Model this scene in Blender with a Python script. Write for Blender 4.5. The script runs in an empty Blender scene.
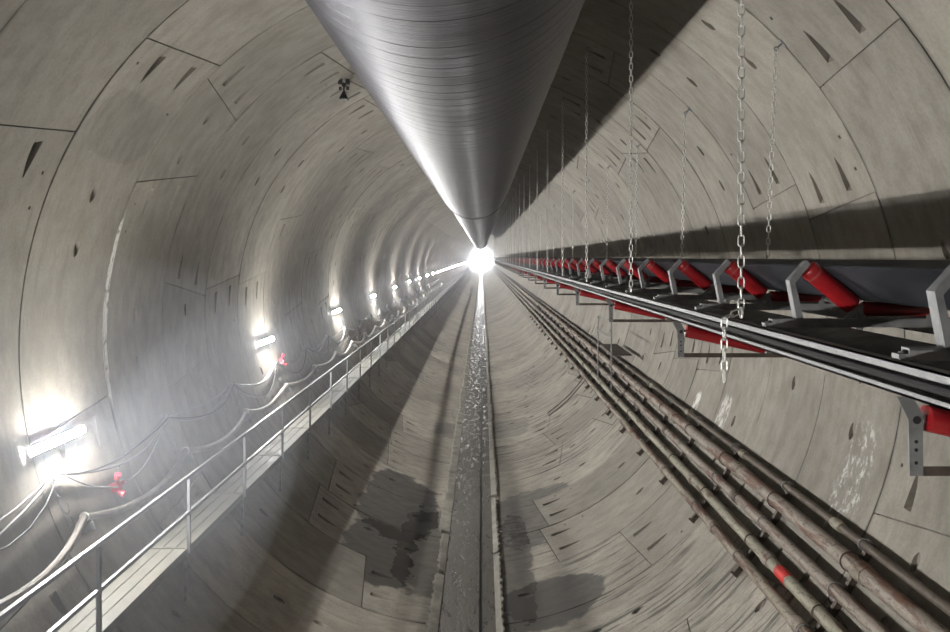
import bpy, bmesh, math, random
from mathutils import Vector, Matrix, geometry
random.seed(7)
S = bpy.context.scene
C = S.collection
rad = math.radians

# ------------------------------------------------------------------ camera, world, exposure
R = 5.2                      # lining radius; tunnel axis runs along +Y at x=0, z=R
CAM = Vector((0.235, 0.0, R + 1.08))
F = 686.0                    # focal length in pixels of the 950 px wide frame
cd = bpy.data.cameras.new('camera')
cam = bpy.data.objects.new('camera', cd)
C.objects.link(cam)
cam.location = CAM
cam.rotation_euler = (rad(90), 0, 0)
cd.sensor_width = 36.0
cd.lens = 36.0 * F / 950.0
cd.shift_x = -7.0 / 950.0
cd.shift_y = -59.0 / 950.0
cd.clip_start = 0.05
cd.clip_end = 1000
S.camera = cam

W = bpy.data.worlds.new('sky')
S.world = W
W.use_nodes = True
W.node_tree.nodes['Background'].inputs[0].default_value = (0.93, 0.95, 1.0, 1)
W.node_tree.nodes['Background'].inputs[1].default_value = 0.0    # underground: no sky
W.cycles.sampling_method = 'NONE'
S.view_settings.view_transform = 'Standard'
S.view_settings.look = 'None'
S.view_settings.exposure = 0.28
S.view_settings.gamma = 1.0
S.view_settings.use_curve_mapping = False
LAMP = 1300.0                 # radiance of the wall lamps
Y0, Y1 = -24.0, 330.0        # tunnel extent
S.cycles.max_bounces = 8
S.cycles.diffuse_bounces = 3

# ------------------------------------------------------------------ helpers
def at(px, py, r=R):
    """the point on the lining (radius r) seen at a pixel of the photograph"""
    dx = (px - 482) / F; dz = -(py - 257) / F
    a = dx*dx + dz*dz; b = 2*(0.235*dx + 1.08*dz); c = 0.235**2 + 1.08**2 - r*r
    t = (-b + math.sqrt(b*b - 4*a*c)) / (2*a)
    return Vector((0.235 + dx*t, t, R + 1.08 + dz*t))
def phi_of(p):
    return math.degrees(math.atan2(p.z - R, p.x)) % 360
def cyl(phi, y, r=R):
    return Vector((r*math.cos(rad(phi)), y, R + r*math.sin(rad(phi))))

class MB:
    def __init__(s): s.v = []; s.f = []; s.m = []
    def add(s, vs, fs, mi=0):
        o = len(s.v); s.v += [Vector(v) for v in vs]
        s.f += [tuple(i+o for i in f) for f in fs]; s.m += [mi]*len(fs)
        return s
    def box(s, lo, hi, mi=0):
        x0, y0, z0 = lo; x1, y1, z1 = hi
        return s.add([(x0,y0,z0),(x1,y0,z0),(x1,y1,z0),(x0,y1,z0),(x0,y0,z1),(x1,y0,z1),(x1,y1,z1),(x0,y1,z1)],
              [(0,3,2,1),(4,5,6,7),(0,1,5,4),(1,2,6,5),(2,3,7,6),(3,0,4,7)], mi)
    def bar(s, a, b, w, h, up=(0,0,1), mi=0):
        """a square bar from a to b, w wide, h along up"""
        a = Vector(a); b = Vector(b); d = (b-a).normalized(); up = Vector(up)
        sd = d.cross(up).normalized(); up = sd.cross(d).normalized()
        q = [sd*(-w/2)+up*(-h/2), sd*(w/2)+up*(-h/2), sd*(w/2)+up*(h/2), sd*(-w/2)+up*(h/2)]
        return s.add([a+k for k in q]+[b+k for k in q], [(3,2,1,0),(4,5,6,7),(0,1,5,4),(1,2,6,5),(2,3,7,6),(3,0,4,7)], mi)
    def tube(s, path, r, n=10, mi=0, closed=False, caps=True):
        path = [Vector(p) for p in path]; N = len(path)
        rs = r if isinstance(r, (list, tuple)) else [r]*N
        prev = None; vs = []
        for i, p in enumerate(path):
            if closed: d = path[(i+1) % N] - path[i-1]
            else: d = path[min(i+1, N-1)] - path[max(i-1, 0)]
            if d.length < 1e-9: d = Vector((0,0,1))
            d.normalize()
            if prev is None:
                ref = Vector((0,0,1)) if abs(d.z) < 0.9 else Vector((1,0,0))
                u = d.cross(ref).normalized()
            else:
                u = (prev - d*prev.dot(d))
                u = u.normalized() if u.length > 1e-6 else d.orthogonal().normalized()
            prev = u; w = d.cross(u)
            for k in range(n):
                a = 2*math.pi*k/n
                vs.append(p + (u*math.cos(a) + w*math.sin(a))*rs[i])
        fs = []
        for i in range(N if closed else N-1):
            j = (i+1) % N
            for k in range(n):
                l = (k+1) % n
                fs.append((i*n+k, i*n+l, j*n+l, j*n+k))
        if caps and not closed:
            fs.append(tuple(range(n-1, -1, -1))); fs.append(tuple(range((N-1)*n, N*n)))
        return s.add(vs, fs, mi)
    def poly(s, pts, ext, mi=0):
        """prism: closed outline pts extruded by the vector ext"""
        n = len(pts); pts = [Vector(p) for p in pts]; e = Vector(ext)
        return s.add(pts + [p+e for p in pts], [tuple(range(n-1,-1,-1)), tuple(range(n, 2*n))] +
              [(i, (i+1) % n, n+(i+1) % n, n+i) for i in range(n)], mi)
    def build(s, name, mats, parent=None, smooth=30, off=None):
        o0 = Vector((0,0,0))
        p = parent
        while p is not None:
            o0 += p.location; p = p.parent
        if off is not None: o0 = Vector(off)
        me = bpy.data.meshes.new(name)
        me.from_pydata([v - o0 for v in s.v], [], s.f)
        mats = mats if isinstance(mats, (list, tuple)) else [mats]
        for m in mats: me.materials.append(m)
        if len(mats) > 1: me.polygons.foreach_set('material_index', s.m)
        bm = bmesh.new(); bm.from_mesh(me); bmesh.ops.recalc_face_normals(bm, faces=bm.faces[:]); bm.to_mesh(me); bm.free()
        if smooth:
            me.polygons.foreach_set('use_smooth', [True]*len(me.polygons))
            me.set_sharp_from_angle(angle=rad(smooth))
        ob = bpy.data.objects.new(name, me)
        C.objects.link(ob)
        if parent is not None: ob.parent = parent
        elif off is not None: ob.location = off
        return ob

def tag(o, label=None, cat=None, group=None, kind=None):
    if label: o['label'] = label
    if cat: o['category'] = cat
    if group: o['group'] = group
    if kind: o['kind'] = kind
    return o
def thing(name, loc, label, cat, group=None):
    o = bpy.data.objects.new(name, None); C.objects.link(o)
    o.location = loc; o.empty_display_size = 0.2
    return tag(o, label, cat, group)
KIDS = {}
def kids(o):
    return [c for c in C.objects if c.parent == o]
def dup(src, tree, loc, label, group=None):
    """tree: list of (part, [sub-parts]) gathered once, so copying stays quick"""
    r = src.copy(); C.objects.link(r); r.location = loc; r['label'] = label
    if group: r['group'] = group
    elif 'group' in r and group is None: pass
    for part, subs in tree:
        c = part.copy(); C.objects.link(c); c.parent = r
        for g in subs:
            d = g.copy(); C.objects.link(d); d.parent = c
    return r
def tree_of(o):
    return [(c, kids(c)) for c in kids(o)]
ORD = ['nearest', 'second', 'third', 'fourth', 'fifth', 'sixth', 'seventh', 'eighth', 'ninth', 'tenth', 'eleventh', 'twelfth']

# ------------------------------------------------------------------ materials
class NT:
    def __init__(s, name):
        s.m = bpy.data.materials.new(name); s.m.use_nodes = True
        s.t = s.m.node_tree; s.b = s.t.nodes['Principled BSDF']
    def n(s, typ, **kw):
        nd = s.t.nodes.new(typ)
        for k, v in kw.items():
            if k.startswith('i_'):
                key = k[2:]
                nd.inputs[int(key) if key.isdigit() else key.replace('_', ' ')].default_value = v
            else: setattr(nd, k, v)
        return nd
    def l(s, a, b): s.t.links.new(a, b)
    def val(s, x, inp):
        if isinstance(x, (int, float)): inp.default_value = x
        else: s.l(x, inp)
    def math(s, op, a, b=0.0, c=0.0, clamp=False):
        nd = s.n('ShaderNodeMath', operation=op, use_clamp=clamp)
        s.val(a, nd.inputs[0]); s.val(b, nd.inputs[1]); s.val(c, nd.inputs[2])
        return nd.outputs[0]
    def noise(s, vec, scale=1.0, detail=4, rough=0.55, dist=0.0):
        nd = s.n('ShaderNodeTexNoise'); nd.inputs['Scale'].default_value = scale
        nd.inputs['Detail'].default_value = detail; nd.inputs['Roughness'].default_value = rough
        nd.inputs['Distortion'].default_value = dist
        s.l(vec, nd.inputs['Vector']); return nd.outputs['Fac']
    def map(s, vec, scale=(1,1,1), loc=(0,0,0)):
        nd = s.n('ShaderNodeMapping'); nd.inputs['Scale'].default_value = scale; nd.inputs['Location'].default_value = loc
        s.l(vec, nd.inputs['Vector']); return nd.outputs[0]
    def step(s, x, lo, hi, a=0.0, b=1.0):
        nd = s.n('ShaderNodeMapRange'); nd.interpolation_type = 'SMOOTHSTEP'
        s.l(x, nd.inputs['Value'])
        for k, v in (('From Min', lo), ('From Max', hi), ('To Min', a), ('To Max', b)): nd.inputs[k].default_value = v
        return nd.outputs[0]
    def mix(s, fac, a, b, blend='MIX'):
        nd = s.n('ShaderNodeMix', data_type='RGBA', blend_type=blend)
        s.val(fac, nd.inputs[0])
        for x, i in ((a, 6), (b, 7)):
            if isinstance(x, tuple): nd.inputs[i].default_value = x if len(x) == 4 else (*x, 1)
            else: s.l(x, nd.inputs[i])
        return nd.outputs[2]
    def bump(s, h, strength=0.3, dist=0.01, normal=None):
        nd = s.n('ShaderNodeBump'); nd.inputs['Strength'].default_value = strength; nd.inputs['Distance'].default_value = dist
        s.l(h, nd.inputs['Height'])
        if normal is not None: s.l(normal, nd.inputs['Normal'])
        s.l(nd.outputs[0], s.b.inputs['Normal']); return nd.outputs[0]

def plain(name, col, rough=0.5, metal=0.0, var=0.25, scale=6.0, bump=0.15):
    t = NT(name); co = t.n('ShaderNodeTexCoord').outputs['Object']
    f = t.noise(co, scale, 5, 0.6)
    f2 = t.step(f, 0.3, 0.7)
    dark = tuple(c*(1-var) for c in col); light = tuple(min(1, c*(1+var*0.6)) for c in col)
    t.l(t.mix(f2, dark, light), t.b.inputs['Base Color'])
    t.b.inputs['Metallic'].default_value = metal
    t.l(t.step(f, 0.2, 0.8, rough*0.8, min(1, rough*1.2)), t.b.inputs['Roughness'])
    if bump: t.bump(t.noise(co, scale*8, 3), bump, 0.004)
    return t.m

def uvpix(px, py):
    p = at(px, py); return (rad(phi_of(p))*R, p.y)

def concrete(name, blobs=(), streaks=0.0, white=(), k=1.0):
    """u = arc length round the ring, v = distance along the tunnel"""
    t = NT(name)
    uv = t.n('ShaderNodeUVMap', uv_map='uv').outputs[0]
    tint = t.n('ShaderNodeAttribute', attribute_name='tint').outputs['Fac']
    big = t.noise(uv, 0.55, 5, 0.6)
    mid = t.noise(t.map(uv, (1.0, 2.2, 1)), 2.2, 5, 0.65)
    fine = t.noise(uv, 26.0, 3, 0.6)
    col = t.mix(t.step(big, 0.32, 0.68), (0.252*k, 0.229*k, 0.194*k), (0.338*k, 0.310*k, 0.265*k))
    col = t.mix(t.step(mid, 0.35, 0.72, 0.0, 0.45), col, (0.165, 0.153, 0.132))
    # water marks running round the ring
    run = t.noise(t.map(uv, (0.35, 5.0, 1)), 1.0, 4, 0.6)
    col = t.mix(t.step(run, 0.56, 0.74, 0.0, 0.42), col, (0.14, 0.131, 0.113))
    col = t.mix(t.step(fine, 0.35, 0.7, 0.0, 0.25), col, (0.15, 0.14, 0.122))
    # bug holes
    vo = t.n('ShaderNodeTexVoronoi'); vo.inputs['Scale'].default_value = 2.6; t.l(uv, vo.inputs['Vector'])
    hole = t.step(vo.outputs['Distance'], 0.012, 0.03, 0.55, 0.0)
    col = t.mix(hole, col, (0.09, 0.085, 0.08))
    tn = t.n('ShaderNodeCombineColor')
    for k in range(3): t.l(tint, tn.inputs[k])
    col = t.mix(1.0, col, tn.outputs[0], 'MULTIPLY')
    rough = t.step(mid, 0.3, 0.7, 0.6, 0.85)
    sep = t.n('ShaderNodeSeparateXYZ'); t.l(uv, sep.inputs[0])
    # grime either side of the ring joints
    fr = t.math('ABSOLUTE', t.math('SUBTRACT', t.math('FRACT', t.math('ADD', t.math('MULTIPLY', t.math('SUBTRACT', sep.outputs[1], 6.25), 1/1.8), 20.5)), 0.5))
    gn = t.noise(t.map(uv, (0.7, 1.5, 1), (5, 1, 0)), 1.2, 4, 0.65)
    gr = t.math('MULTIPLY', t.step(fr, 0.0, 0.030, 1.0, 0.0), t.step(gn, 0.42, 0.62))
    col = t.mix(t.math('MULTIPLY', gr, 0.65), col, (0.07, 0.066, 0.058))
    base_col = col
    if streaks:
        st = t.noise(t.map(uv, (0.5, 9.0, 1)), 1.0, 5, 0.7)
        msk = t.noise(uv, 0.35, 2)
        sf = t.math('MULTIPLY', t.step(st, 0.50, 0.60), t.step(msk, 0.40, 0.55))
        col = t.mix(t.math('MULTIPLY', sf, streaks), col, (0.07, 0.066, 0.06))
        st2 = t.noise(t.map(uv, (0.8, 14.0, 1), (3, 7, 0)), 1.0, 4, 0.7)
        col = t.mix(t.step(st2, 0.60, 0.68, 0.0, streaks*0.5), col, (0.09, 0.085, 0.078))
        # short scrape marks
        st3 = t.noise(t.map(uv, (2.2, 22.0, 1), (1, 2, 0)), 1.0, 2, 0.5)
        col = t.mix(t.step(st3, 0.70, 0.74, 0.0, 0.8), col, (0.05, 0.05, 0.045))
        side = t.step(sep.outputs[0], rad(258)*R, rad(268)*R, 0.12, 1.0)
        col = t.mix(side, base_col, col)
    def blobmask(u0, v0, ru, rv, warp, edge, seed):
        wu = t.noise(t.map(uv, (1,1,1), (seed, 0, 0)), 1.6, 4, 0.6)
        du = t.math('MULTIPLY', t.math('SUBTRACT', sep.outputs[0], u0), 1/ru)
        dv = t.math('MULTIPLY', t.math('SUBTRACT', sep.outputs[1], v0), 1/rv)
        d = t.math('ADD', t.math('POWER', t.math('ABSOLUTE', du), 3), t.math('POWER', t.math('ABSOLUTE', dv), 3))
        d = t.math('ADD', d, t.math('MULTIPLY', t.math('SUBTRACT', wu, 0.5), warp))
        return t.step(d, 1.0 - edge, 1.0 + edge, 1.0, 0.0)
    for i, (u0, v0, ru, rv, a) in enumerate(blobs):
        m = t.math('MULTIPLY', blobmask(u0, v0, ru, rv, 3.0, 0.16, i*3.1), a)
        col = t.mix(m, col, (0.05, 0.046, 0.04))
        rough = t.math('SUBTRACT', rough, t.math('MULTIPLY', m, 0.35))
    for i, (u0, v0, ru, rv, a, lo) in enumerate(white):
        m = blobmask(u0, v0, ru, rv, 1.6, 0.4, 40 + i*2.3)
        g = t.noise(t.map(uv, (5, 9, 1)), 1.0, 5, 0.75)
        col = t.mix(t.math('MULTIPLY', t.math('MULTIPLY', m, t.step(g, lo, lo + 0.12)), a), col, (0.78, 0.77, 0.74))
    t.l(col, t.b.inputs['Base Color']); t.l(rough, t.b.inputs['Roughness'])
    t.bump(t.math('ADD', t.math('MULTIPLY', fine, 0.5), mid), 0.25, 0.012)
    return t.m

def pb(px, py, ru, rv, a): u, v = uvpix(px, py); return (u, v, ru, rv, a)
floor_blobs = [pb(400, 505, 0.95, 2.0, 0.95), pb(378, 552, 0.75, 1.3, 0.9), pb(428, 545, 0.65, 2.2, 0.7), pb(536, 515, 0.95, 1.7, 0.75),
               pb(545, 604, 1.05, 0.8, 0.9), pb(455, 432, 0.8, 1.0, 0.6), pb(510, 428, 0.7, 1.2, 0.5), pb(515, 560, 0.35, 2.4, 0.7), pb(625, 478, 0.5, 0.8, 0.35)]
M_CEIL = concrete('concrete_ceiling')
u, v = uvpix(140, 128)
M_LEFT = concrete('concrete_left', blobs=[(u+0.05, v-0.25, 0.5, 0.75, 0.22), pb(250, 240, 0.9, 0.5, 0.2)],
                  white=[(rad(176)*R, 9.88, 1.35, 0.06, 0.95, 0.38)])
u2, v2 = uvpix(858, 478)
M_RIGHT = concrete('concrete_right', blobs=[(u2+2*math.pi*R*0 , v2+0.05, 0.75, 0.42, 0.16)],
                  white=[(u2-0.1, v2+0.1, 0.75, 0.3, 0.5, 0.50), (rad(336.2)*R, 14.6, 0.35, 0.16, 0.9, 0.40), (rad(337.5)*R, 13.1, 0.45, 0.22, 0.7, 0.44)])
M_FLOOR = concrete('concrete_floor', blobs=floor_blobs, streaks=0.85, k=1.35)

def wet_channel():
    t = NT('wet_channel'); co = t.n('ShaderNodeTexCoord').outputs['Object']
    a = t.noise(t.map(co, (5.5, 1.7, 1)), 1.4, 6, 0.72, 0.6)
    b = t.noise(t.map(co, (9, 4.5, 1)), 2.0, 6, 0.7, 0.3)
    c = t.noise(t.map(co, (16, 5, 1)), 2.4, 3, 0.5, 1.5)
    col = t.mix(t.step(a, 0.38, 0.62), (0.055, 0.05, 0.043), (0.115, 0.105, 0.09))
    col = t.mix(t.step(b, 0.35, 0.75, 0.0, 0.35), col, (0.14, 0.13, 0.112))
    col = t.mix(t.step(c, 0.68, 0.72, 0.0, 0.6), col, (0.36, 0.35, 0.32))
    t.l(col, t.b.inputs['Base Color'])
    t.l(t.step(a, 0.40, 0.54, 0.16, 0.68), t.b.inputs['Roughness'])
    t.bump(t.math('ADD', b, t.math('MULTIPLY', a, 0.8)), 0.6, 0.02)
    return t.m
M_WET = wet_channel()
M_KERB = plain('kerb_concrete', (0.30, 0.285, 0.25), 0.8, 0, 0.35, 3.0, 0.3)
M_GUT = plain('gutter_mud', (0.05, 0.045, 0.04), 0.35)
M_GALV = plain('galvanised_steel', (0.24, 0.243, 0.248), 0.55, 0.3, 0.25, 9.0)
M_GALVD = plain('dull_galvanised_steel', (0.27, 0.27, 0.27), 0.55, 0.25, 0.3, 9.0)
M_RAIL = plain('rail_steel', (0.17, 0.17, 0.175), 0.5, 0.3, 0.2, 7.0)
M_DECK = plain('deck_plank', (0.135, 0.13, 0.112), 0.65, 0.0, 0.25, 3.0, 0.3)
M_RED = plain('red_roller', (0.30, 0.010, 0.014), 0.38, 0.0, 0.2, 5.0, 0.03)
M_REDB = plain('pale_red_band', (0.34, 0.07, 0.065), 0.45, 0.0, 0.2, 5.0, 0.03)
M_BELT = plain('rubber_belt', (0.026, 0.028, 0.034), 0.55, 0.0, 0.35, 2.0, 0.1)
M_BLACK = plain('black_rubber', (0.016, 0.016, 0.017), 0.6, 0.0, 0.2)
M_BROWN = plain('rusty_bar', (0.11, 0.085, 0.07), 0.6, 0.3, 0.4)
M_CHAIN = plain('chain_zinc', (0.68, 0.68, 0.65), 0.38, 0.65, 0.2, 30, 0.0)
M_CABLE = plain('grey_cable', (0.20, 0.20, 0.205), 0.55)
M_HOSE = plain('air_hose', (0.26, 0.24, 0.215), 0.6, 0, 0.25)
M_PINK = plain('red_plastic', (0.36, 0.02, 0.04), 0.35, 0, 0.1, 5, 0)
M_WHITE = plain('white_plastic', (0.75, 0.75, 0.74), 0.4, 0, 0.1, 5, 0)
def rusty(name, base, rustc, amt):
    t = NT(name); co = t.n('ShaderNodeTexCoord').outputs['Object']
    a = t.noise(t.map(co, (5, 0.9, 5)), 1.3, 6, 0.7, 0.5)
    b = t.noise(t.map(co, (9, 5, 9)), 2.0, 6, 0.75, 1.0)
    col = t.mix(t.step(a, 0.54 - amt*0.2, 0.66 - amt*0.15), base, rustc)
    col = t.mix(t.step(b, 0.52, 0.62, 0.0, 0.7), col, (0.06, 0.045, 0.035))
    t.l(col, t.b.inputs['Base Color']); t.b.inputs['Roughness'].default_value = 0.6; t.b.inputs['Metallic'].default_value = 0.15
    t.bump(b, 0.4, 0.006); return t.m
M_PIPES = [rusty('pipe_rust_a', (0.276, 0.246, 0.198), (0.12, 0.065, 0.045), 0.5), rusty('pipe_rust_b', (0.299, 0.282, 0.222), (0.11, 0.065, 0.045), 0.1),
           rusty('pipe_rust_c', (0.276, 0.240, 0.204), (0.14, 0.075, 0.06), 0.3), rusty('pipe_rust_d', (0.287, 0.252, 0.216), (0.16, 0.085, 0.06), 0.4),
           rusty('pipe_rust_e', (0.12, 0.10, 0.08), (0.07, 0.05, 0.04), 0.3)]
def duct_mat():
    t = NT('duct_sheet'); uv = t.n('ShaderNodeUVMap', uv_map='uv').outputs[0]
    sep = t.n('ShaderNodeSeparateXYZ'); t.l(uv, sep.inputs[0])
    hel = t.math('ADD', sep.outputs[1], t.math('MULTIPLY', sep.outputs[0], 0.055))      # spiral: v + u*pitch
    saw = t.math('FRACT', t.math('MULTIPLY', hel, 1/0.24))
    seam = t.math('MULTIPLY', t.step(saw, 0.0, 0.06, 1.0, 0.0), t.step(t.noise(t.map(uv, (0.15, 3.0, 1)), 1.0, 2), 0.35, 0.6))
    cv = t.n('ShaderNodeCombineXYZ'); t.l(hel, cv.inputs[1]); t.l(t.math('MULTIPLY', sep.outputs[0], 0.05), cv.inputs[0])
    rib = t.noise(cv.outputs[0], 7.0, 6, 0.85)
    dent = t.noise(t.map(uv, (0.5, 1.5, 1)), 1.2, 3)
    h = t.math('ADD', t.math('MULTIPLY', rib, 0.8), t.math('MULTIPLY', seam, 0.9))
    h = t.math('ADD', h, t.math('MULTIPLY', dent, 0.8))
    col = t.mix(t.step(rib, 0.3, 0.7), (0.068, 0.068, 0.080), (0.135, 0.135, 0.153))
    col = t.mix(seam, col, (0.15, 0.15, 0.16))
    t.l(col, t.b.inputs['Base Color']); t.b.inputs['Metallic'].default_value = 1.0
    t.l(t.step(rib, 0.2, 0.8, 0.31, 0.46), t.b.inputs['Roughness'])
    t.bump(h, 0.6, 0.02); return t.m
M_DUCT = duct_mat()
def emit(name, col, st):
    t = NT(name); t.b.inputs['Base Color'].default_value = (*[c*0.8 for c in col], 1)
    t.b.inputs['Emission Color'].default_value = (*col, 1); t.b.inputs['Emission Strength'].default_value = st
    return t.m
M_LAMP = emit('lamp_diffuser', (1.0, 0.985, 0.95), LAMP)

# ------------------------------------------------------------------ the lining: precast rings with joints, bolt pockets and sockets
KEYS = {1: 332, 2: 314, 3: 145.5, 4: 182.8, 5: 108.3, 6: 50.8, 7: 336}
RW = 1.8
N_NEAR = (-5, 23)
SEC = {'wall_left': [], 'ceiling': [], 'floor': [], 'wall_right': []}
class Lin:
    def __init__(s): s.v = []; s.uv = []; s.f = []; s.t = []
    def add(s, pts, faces, tint):
        o = len(s.v)
        for (u, v, d) in pts:                       # d: depth behind the face
            p = cyl(math.degrees(u/R), v, R + d); s.v.append(p); s.uv.append((u, v))
        s.f += [tuple(i+o for i in f) for f in faces]; s.t += [tint]*len(faces)
LN = {k: Lin() for k in SEC}
def sector(phi):
    phi %= 360
    return 'ceiling' if 45 <= phi < 135 else 'wall_left' if 135 <= phi < 225 else 'floor' if 225 <= phi < 315 else 'wall_right'
def inside(p, poly):
    c = False; n = len(poly)
    for i in range(n):
        a, b = poly[i], poly[(i+1) % n]
        if (a[1] > p[1]) != (b[1] > p[1]) and p[0] < (b[0]-a[0])*(p[1]-a[1])/(b[1]-a[1]) + a[0]: c = not c
    return c
def pocket(u, v, dirn):
    """tapering bolt pocket, deep end at u, running away in direction dirn"""
    L, w = 0.46, 0.062
    pr = [(0, -w), (0, w), (0.06, w*1.0), (0.2, w*0.82), (0.34, w*0.55), (L, w*0.18), (L, -w*0.18), (0.34, -w*0.55), (0.2, -w*0.82), (0.06, -w)]
    ol = [(u + dirn*a, v + b) for a, b in pr]
    dep = [0.125*(1 - a/L)**0.9 for a, b in pr]
    bot = [(u + dirn*(a + max(0.0, 0.10*(1-a/0.2))), v + b*0.9) for a, b in pr]      # the deep end slopes back
    return ol, dep, bot
def socket(u, v):
    n = 12; ol = []; dep = []
    for k in range(n):
        a = 2*math.pi*k/n
        ol.append((u + 0.115*math.cos(a), v + 0.055*math.sin(a))); dep.append(0.045 - 0.035*math.cos(a))
    return ol, dep
def plug(u, v, s=0.02):
    return [(u-s, v-s), (u+s, v-s), (u+s, v+s), (u-s, v+s)], [0.02]*4
def segment(ua0, ua1, ub0, ub1, v0, v1, holes, tint, step, lip, name):
    """quad with corners ua0(v0) ua1(v1) ub0(v0) ub1(v1) in unrolled coordinates"""
    g = 0.008; ln = LN[name]
    A = [(ua0+g, v0+g), (ub0-g, v0+g), (ub1-g, v1-g), (ua1+g, v1-g)]
    # boundary subdivided
    B = []
    for i in range(4):
        p, q = A[i], A[(i+1) % 4]; n = max(1, int(round(math.dist(p, q)/step)))
        B += [(p[0]+(q[0]-p[0])*k/n, p[1]+(q[1]-p[1])*k/n) for k in range(n)]
    pts = [Vector(p) for p in B]; edges = [(i, (i+1) % len(B)) for i in range(len(B))]
    for ol, *_ in holes:
        o = len(pts); pts += [Vector(p) for p in ol]; edges += [(o+i, o+(i+1) % len(ol)) for i in range(len(ol))]
    nv = max(2, int(round((v1-v0)/step))); nu = max(2, int(round((ub0-ua0)/step)))
    for j in range(1, nv):
        fv = j/nv; v = v0+(v1-v0)*fv; l = ua0+(ua1-ua0)*fv; r = ub0+(ub1-ub0)*fv
        for i in range(1, nu):
            p = (l+(r-l)*i/nu, v)
            if any(abs(p[0]-sum(q[0] for q in ol)/len(ol)) < 0.3 and abs(p[1]-sum(q[1] for q in ol)/len(ol)) < 0.12 for ol, *_ in holes): continue
            pts.append(Vector(p))
    vo, _, fo, *_ = geometry.delaunay_2d_cdt(pts, edges, [], 0, 1e-5)
    keep = []
    for f in fo:
        c = (sum(vo[i].x for i in f)/len(f), sum(vo[i].y for i in f)/len(f))
        if not inside(c, B) or any(inside(c, ol) for ol, *_ in holes): continue
        keep.append(tuple(f))
    ln.add([(p.x, p.y, lip) for p in vo], keep, tint)
    # joint walls with a flange that closes the gap
    n = len(B); cx = sum(p[0] for p in A)/4; cy = sum(p[1] for p in A)/4
    out = []
    for p in B:
        du = 0.025 if abs(p[0]-(ua0+(ua1-ua0)*(p[1]-v0)/(v1-v0))-g) < 1e-3 else 0
        eu = 0.025 if abs((ub0+(ub1-ub0)*(p[1]-v0)/(v1-v0))-p[0]-g) < 1e-3 else 0
        dv = -0.025 if abs(p[1]-v0-g) < 1e-3 else 0.025 if abs(v1-p[1]-g) < 1e-3 else 0
        out.append((p[0]-du+eu, p[1]+dv))
    ln.add([(p[0], p[1], lip) for p in B]+[(p[0], p[1], lip+0.035) for p in B]+[(p[0], p[1], lip+0.036) for p in out],
           [(i, (i+1) % n, n+(i+1) % n, n+i) for i in range(n)]+[(n+i, n+(i+1) % n, 2*n+(i+1) % n, 2*n+i) for i in range(n)], tint*0.8)
    for ol, dep, *bt in holes:
        n = len(ol); bt = bt[0] if bt else ol
        c = (sum(p[0] for p in ol)/n, sum(p[1] for p in ol)/n, lip + sum(dep)/n)
        ln.add([(p[0], p[1], lip) for p in ol]+[(p[0], p[1], lip+d) for p, d in zip(bt, dep)]+[c],
               [(i, (i+1) % n, n+(i+1) % n, n+i) for i in range(n)]+[(n+i, n+(i+1) % n, 2*n) for i in range(n)], tint*0.92)
rr = random.Random(3)
def ring_joints(n):
    kc = KEYS.get(n)
    if kc is None: kc = rr.choice(range(19))*360/19 + 4
    J = [(kc-10, kc-6.3), (kc+10, kc+6.3)]
    for i in range(1, 6): J.append((kc+8.2+57.27*i+1.35, kc+8.2+57.27*i-1.35))
    J.append((kc-10+360, kc-6.3+360))
    return J
for n in range(*N_NEAR):
    v0 = 6.25 + RW*(n-1); v1 = v0+RW
    step = 0.3 if n < 9 else 0.45
    J = ring_joints(n)
    for i in range(7):
        (a0, a1), (b0, b1) = J[i], J[i+1]
        mid = (a0+b0)/2; sh = 0
        name = sector(mid)
        while mid+sh < 45: sh += 360
        while mid+sh >= 405: sh -= 360
        ua0, ua1, ub0, ub1 = [rad(x+sh)*R for x in (a0, a1, b0, b1)]
        H = []
        for fv in (0.3, 0.72):
            v = v0+RW*fv; ua = ua0+(ua1-ua0)*fv; ub = ub0+(ub1-ub0)*fv
            if i == 0: pass
            else: H.append(pocket(ua+0.14, v, 1))
            if i == 6: H.append(pocket(ub-0.14, v, -1))
        um = (ua0+ub0+ua1+ub1)/4
        for s_ in (-1, 1): H.append(socket(um + s_*rad(4.1)*R, v0+RW*0.5))
        if i:
            for s_ in (0.2, 0.8):
                if rr.random() < 0.7: H.append(plug(ua0+(0.75 if s_ > 0.5 else 0.32), v0+RW*(0.12 if rr.random() < .5 else 0.88)))
        segment(ua0, ua1, ub0, ub1, v0, v1, H, rr.uniform(0.86, 1.06), step, rr.uniform(-0.004, 0.004), name)
YN0 = 6.25 + RW*(N_NEAR[0]-1); YN1 = 6.25 + RW*(N_NEAR[1]-1)
def far_rings(ya, yb):
    y = ya
    while y < yb - 0.01:
        for name, p0 in (('ceiling', 45), ('wall_left', 135), ('floor', 225), ('wall_right', 315)):
            ln = LN[name]; N = 12; tint = rr.uniform(0.9, 1.04)
            prof = [(y, 0.03), (y+0.012, 0.0), (y+RW-0.012, 0.0), (y+RW, 0.03)]
            pts = []; fs = []
            for k in range(N+1):
                for (v, d) in prof: pts.append((rad(p0+90*k/N)*R, v, d))
            for k in range(N):
                for j in range(3): fs.append((k*4+j, k*4+j+1, (k+1)*4+j+1, (k+1)*4+j))
            ln.add(pts, fs, tint)
        y += RW
far_rings(YN1, Y1)
far_rings(YN0 - RW*6, YN0)
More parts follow.
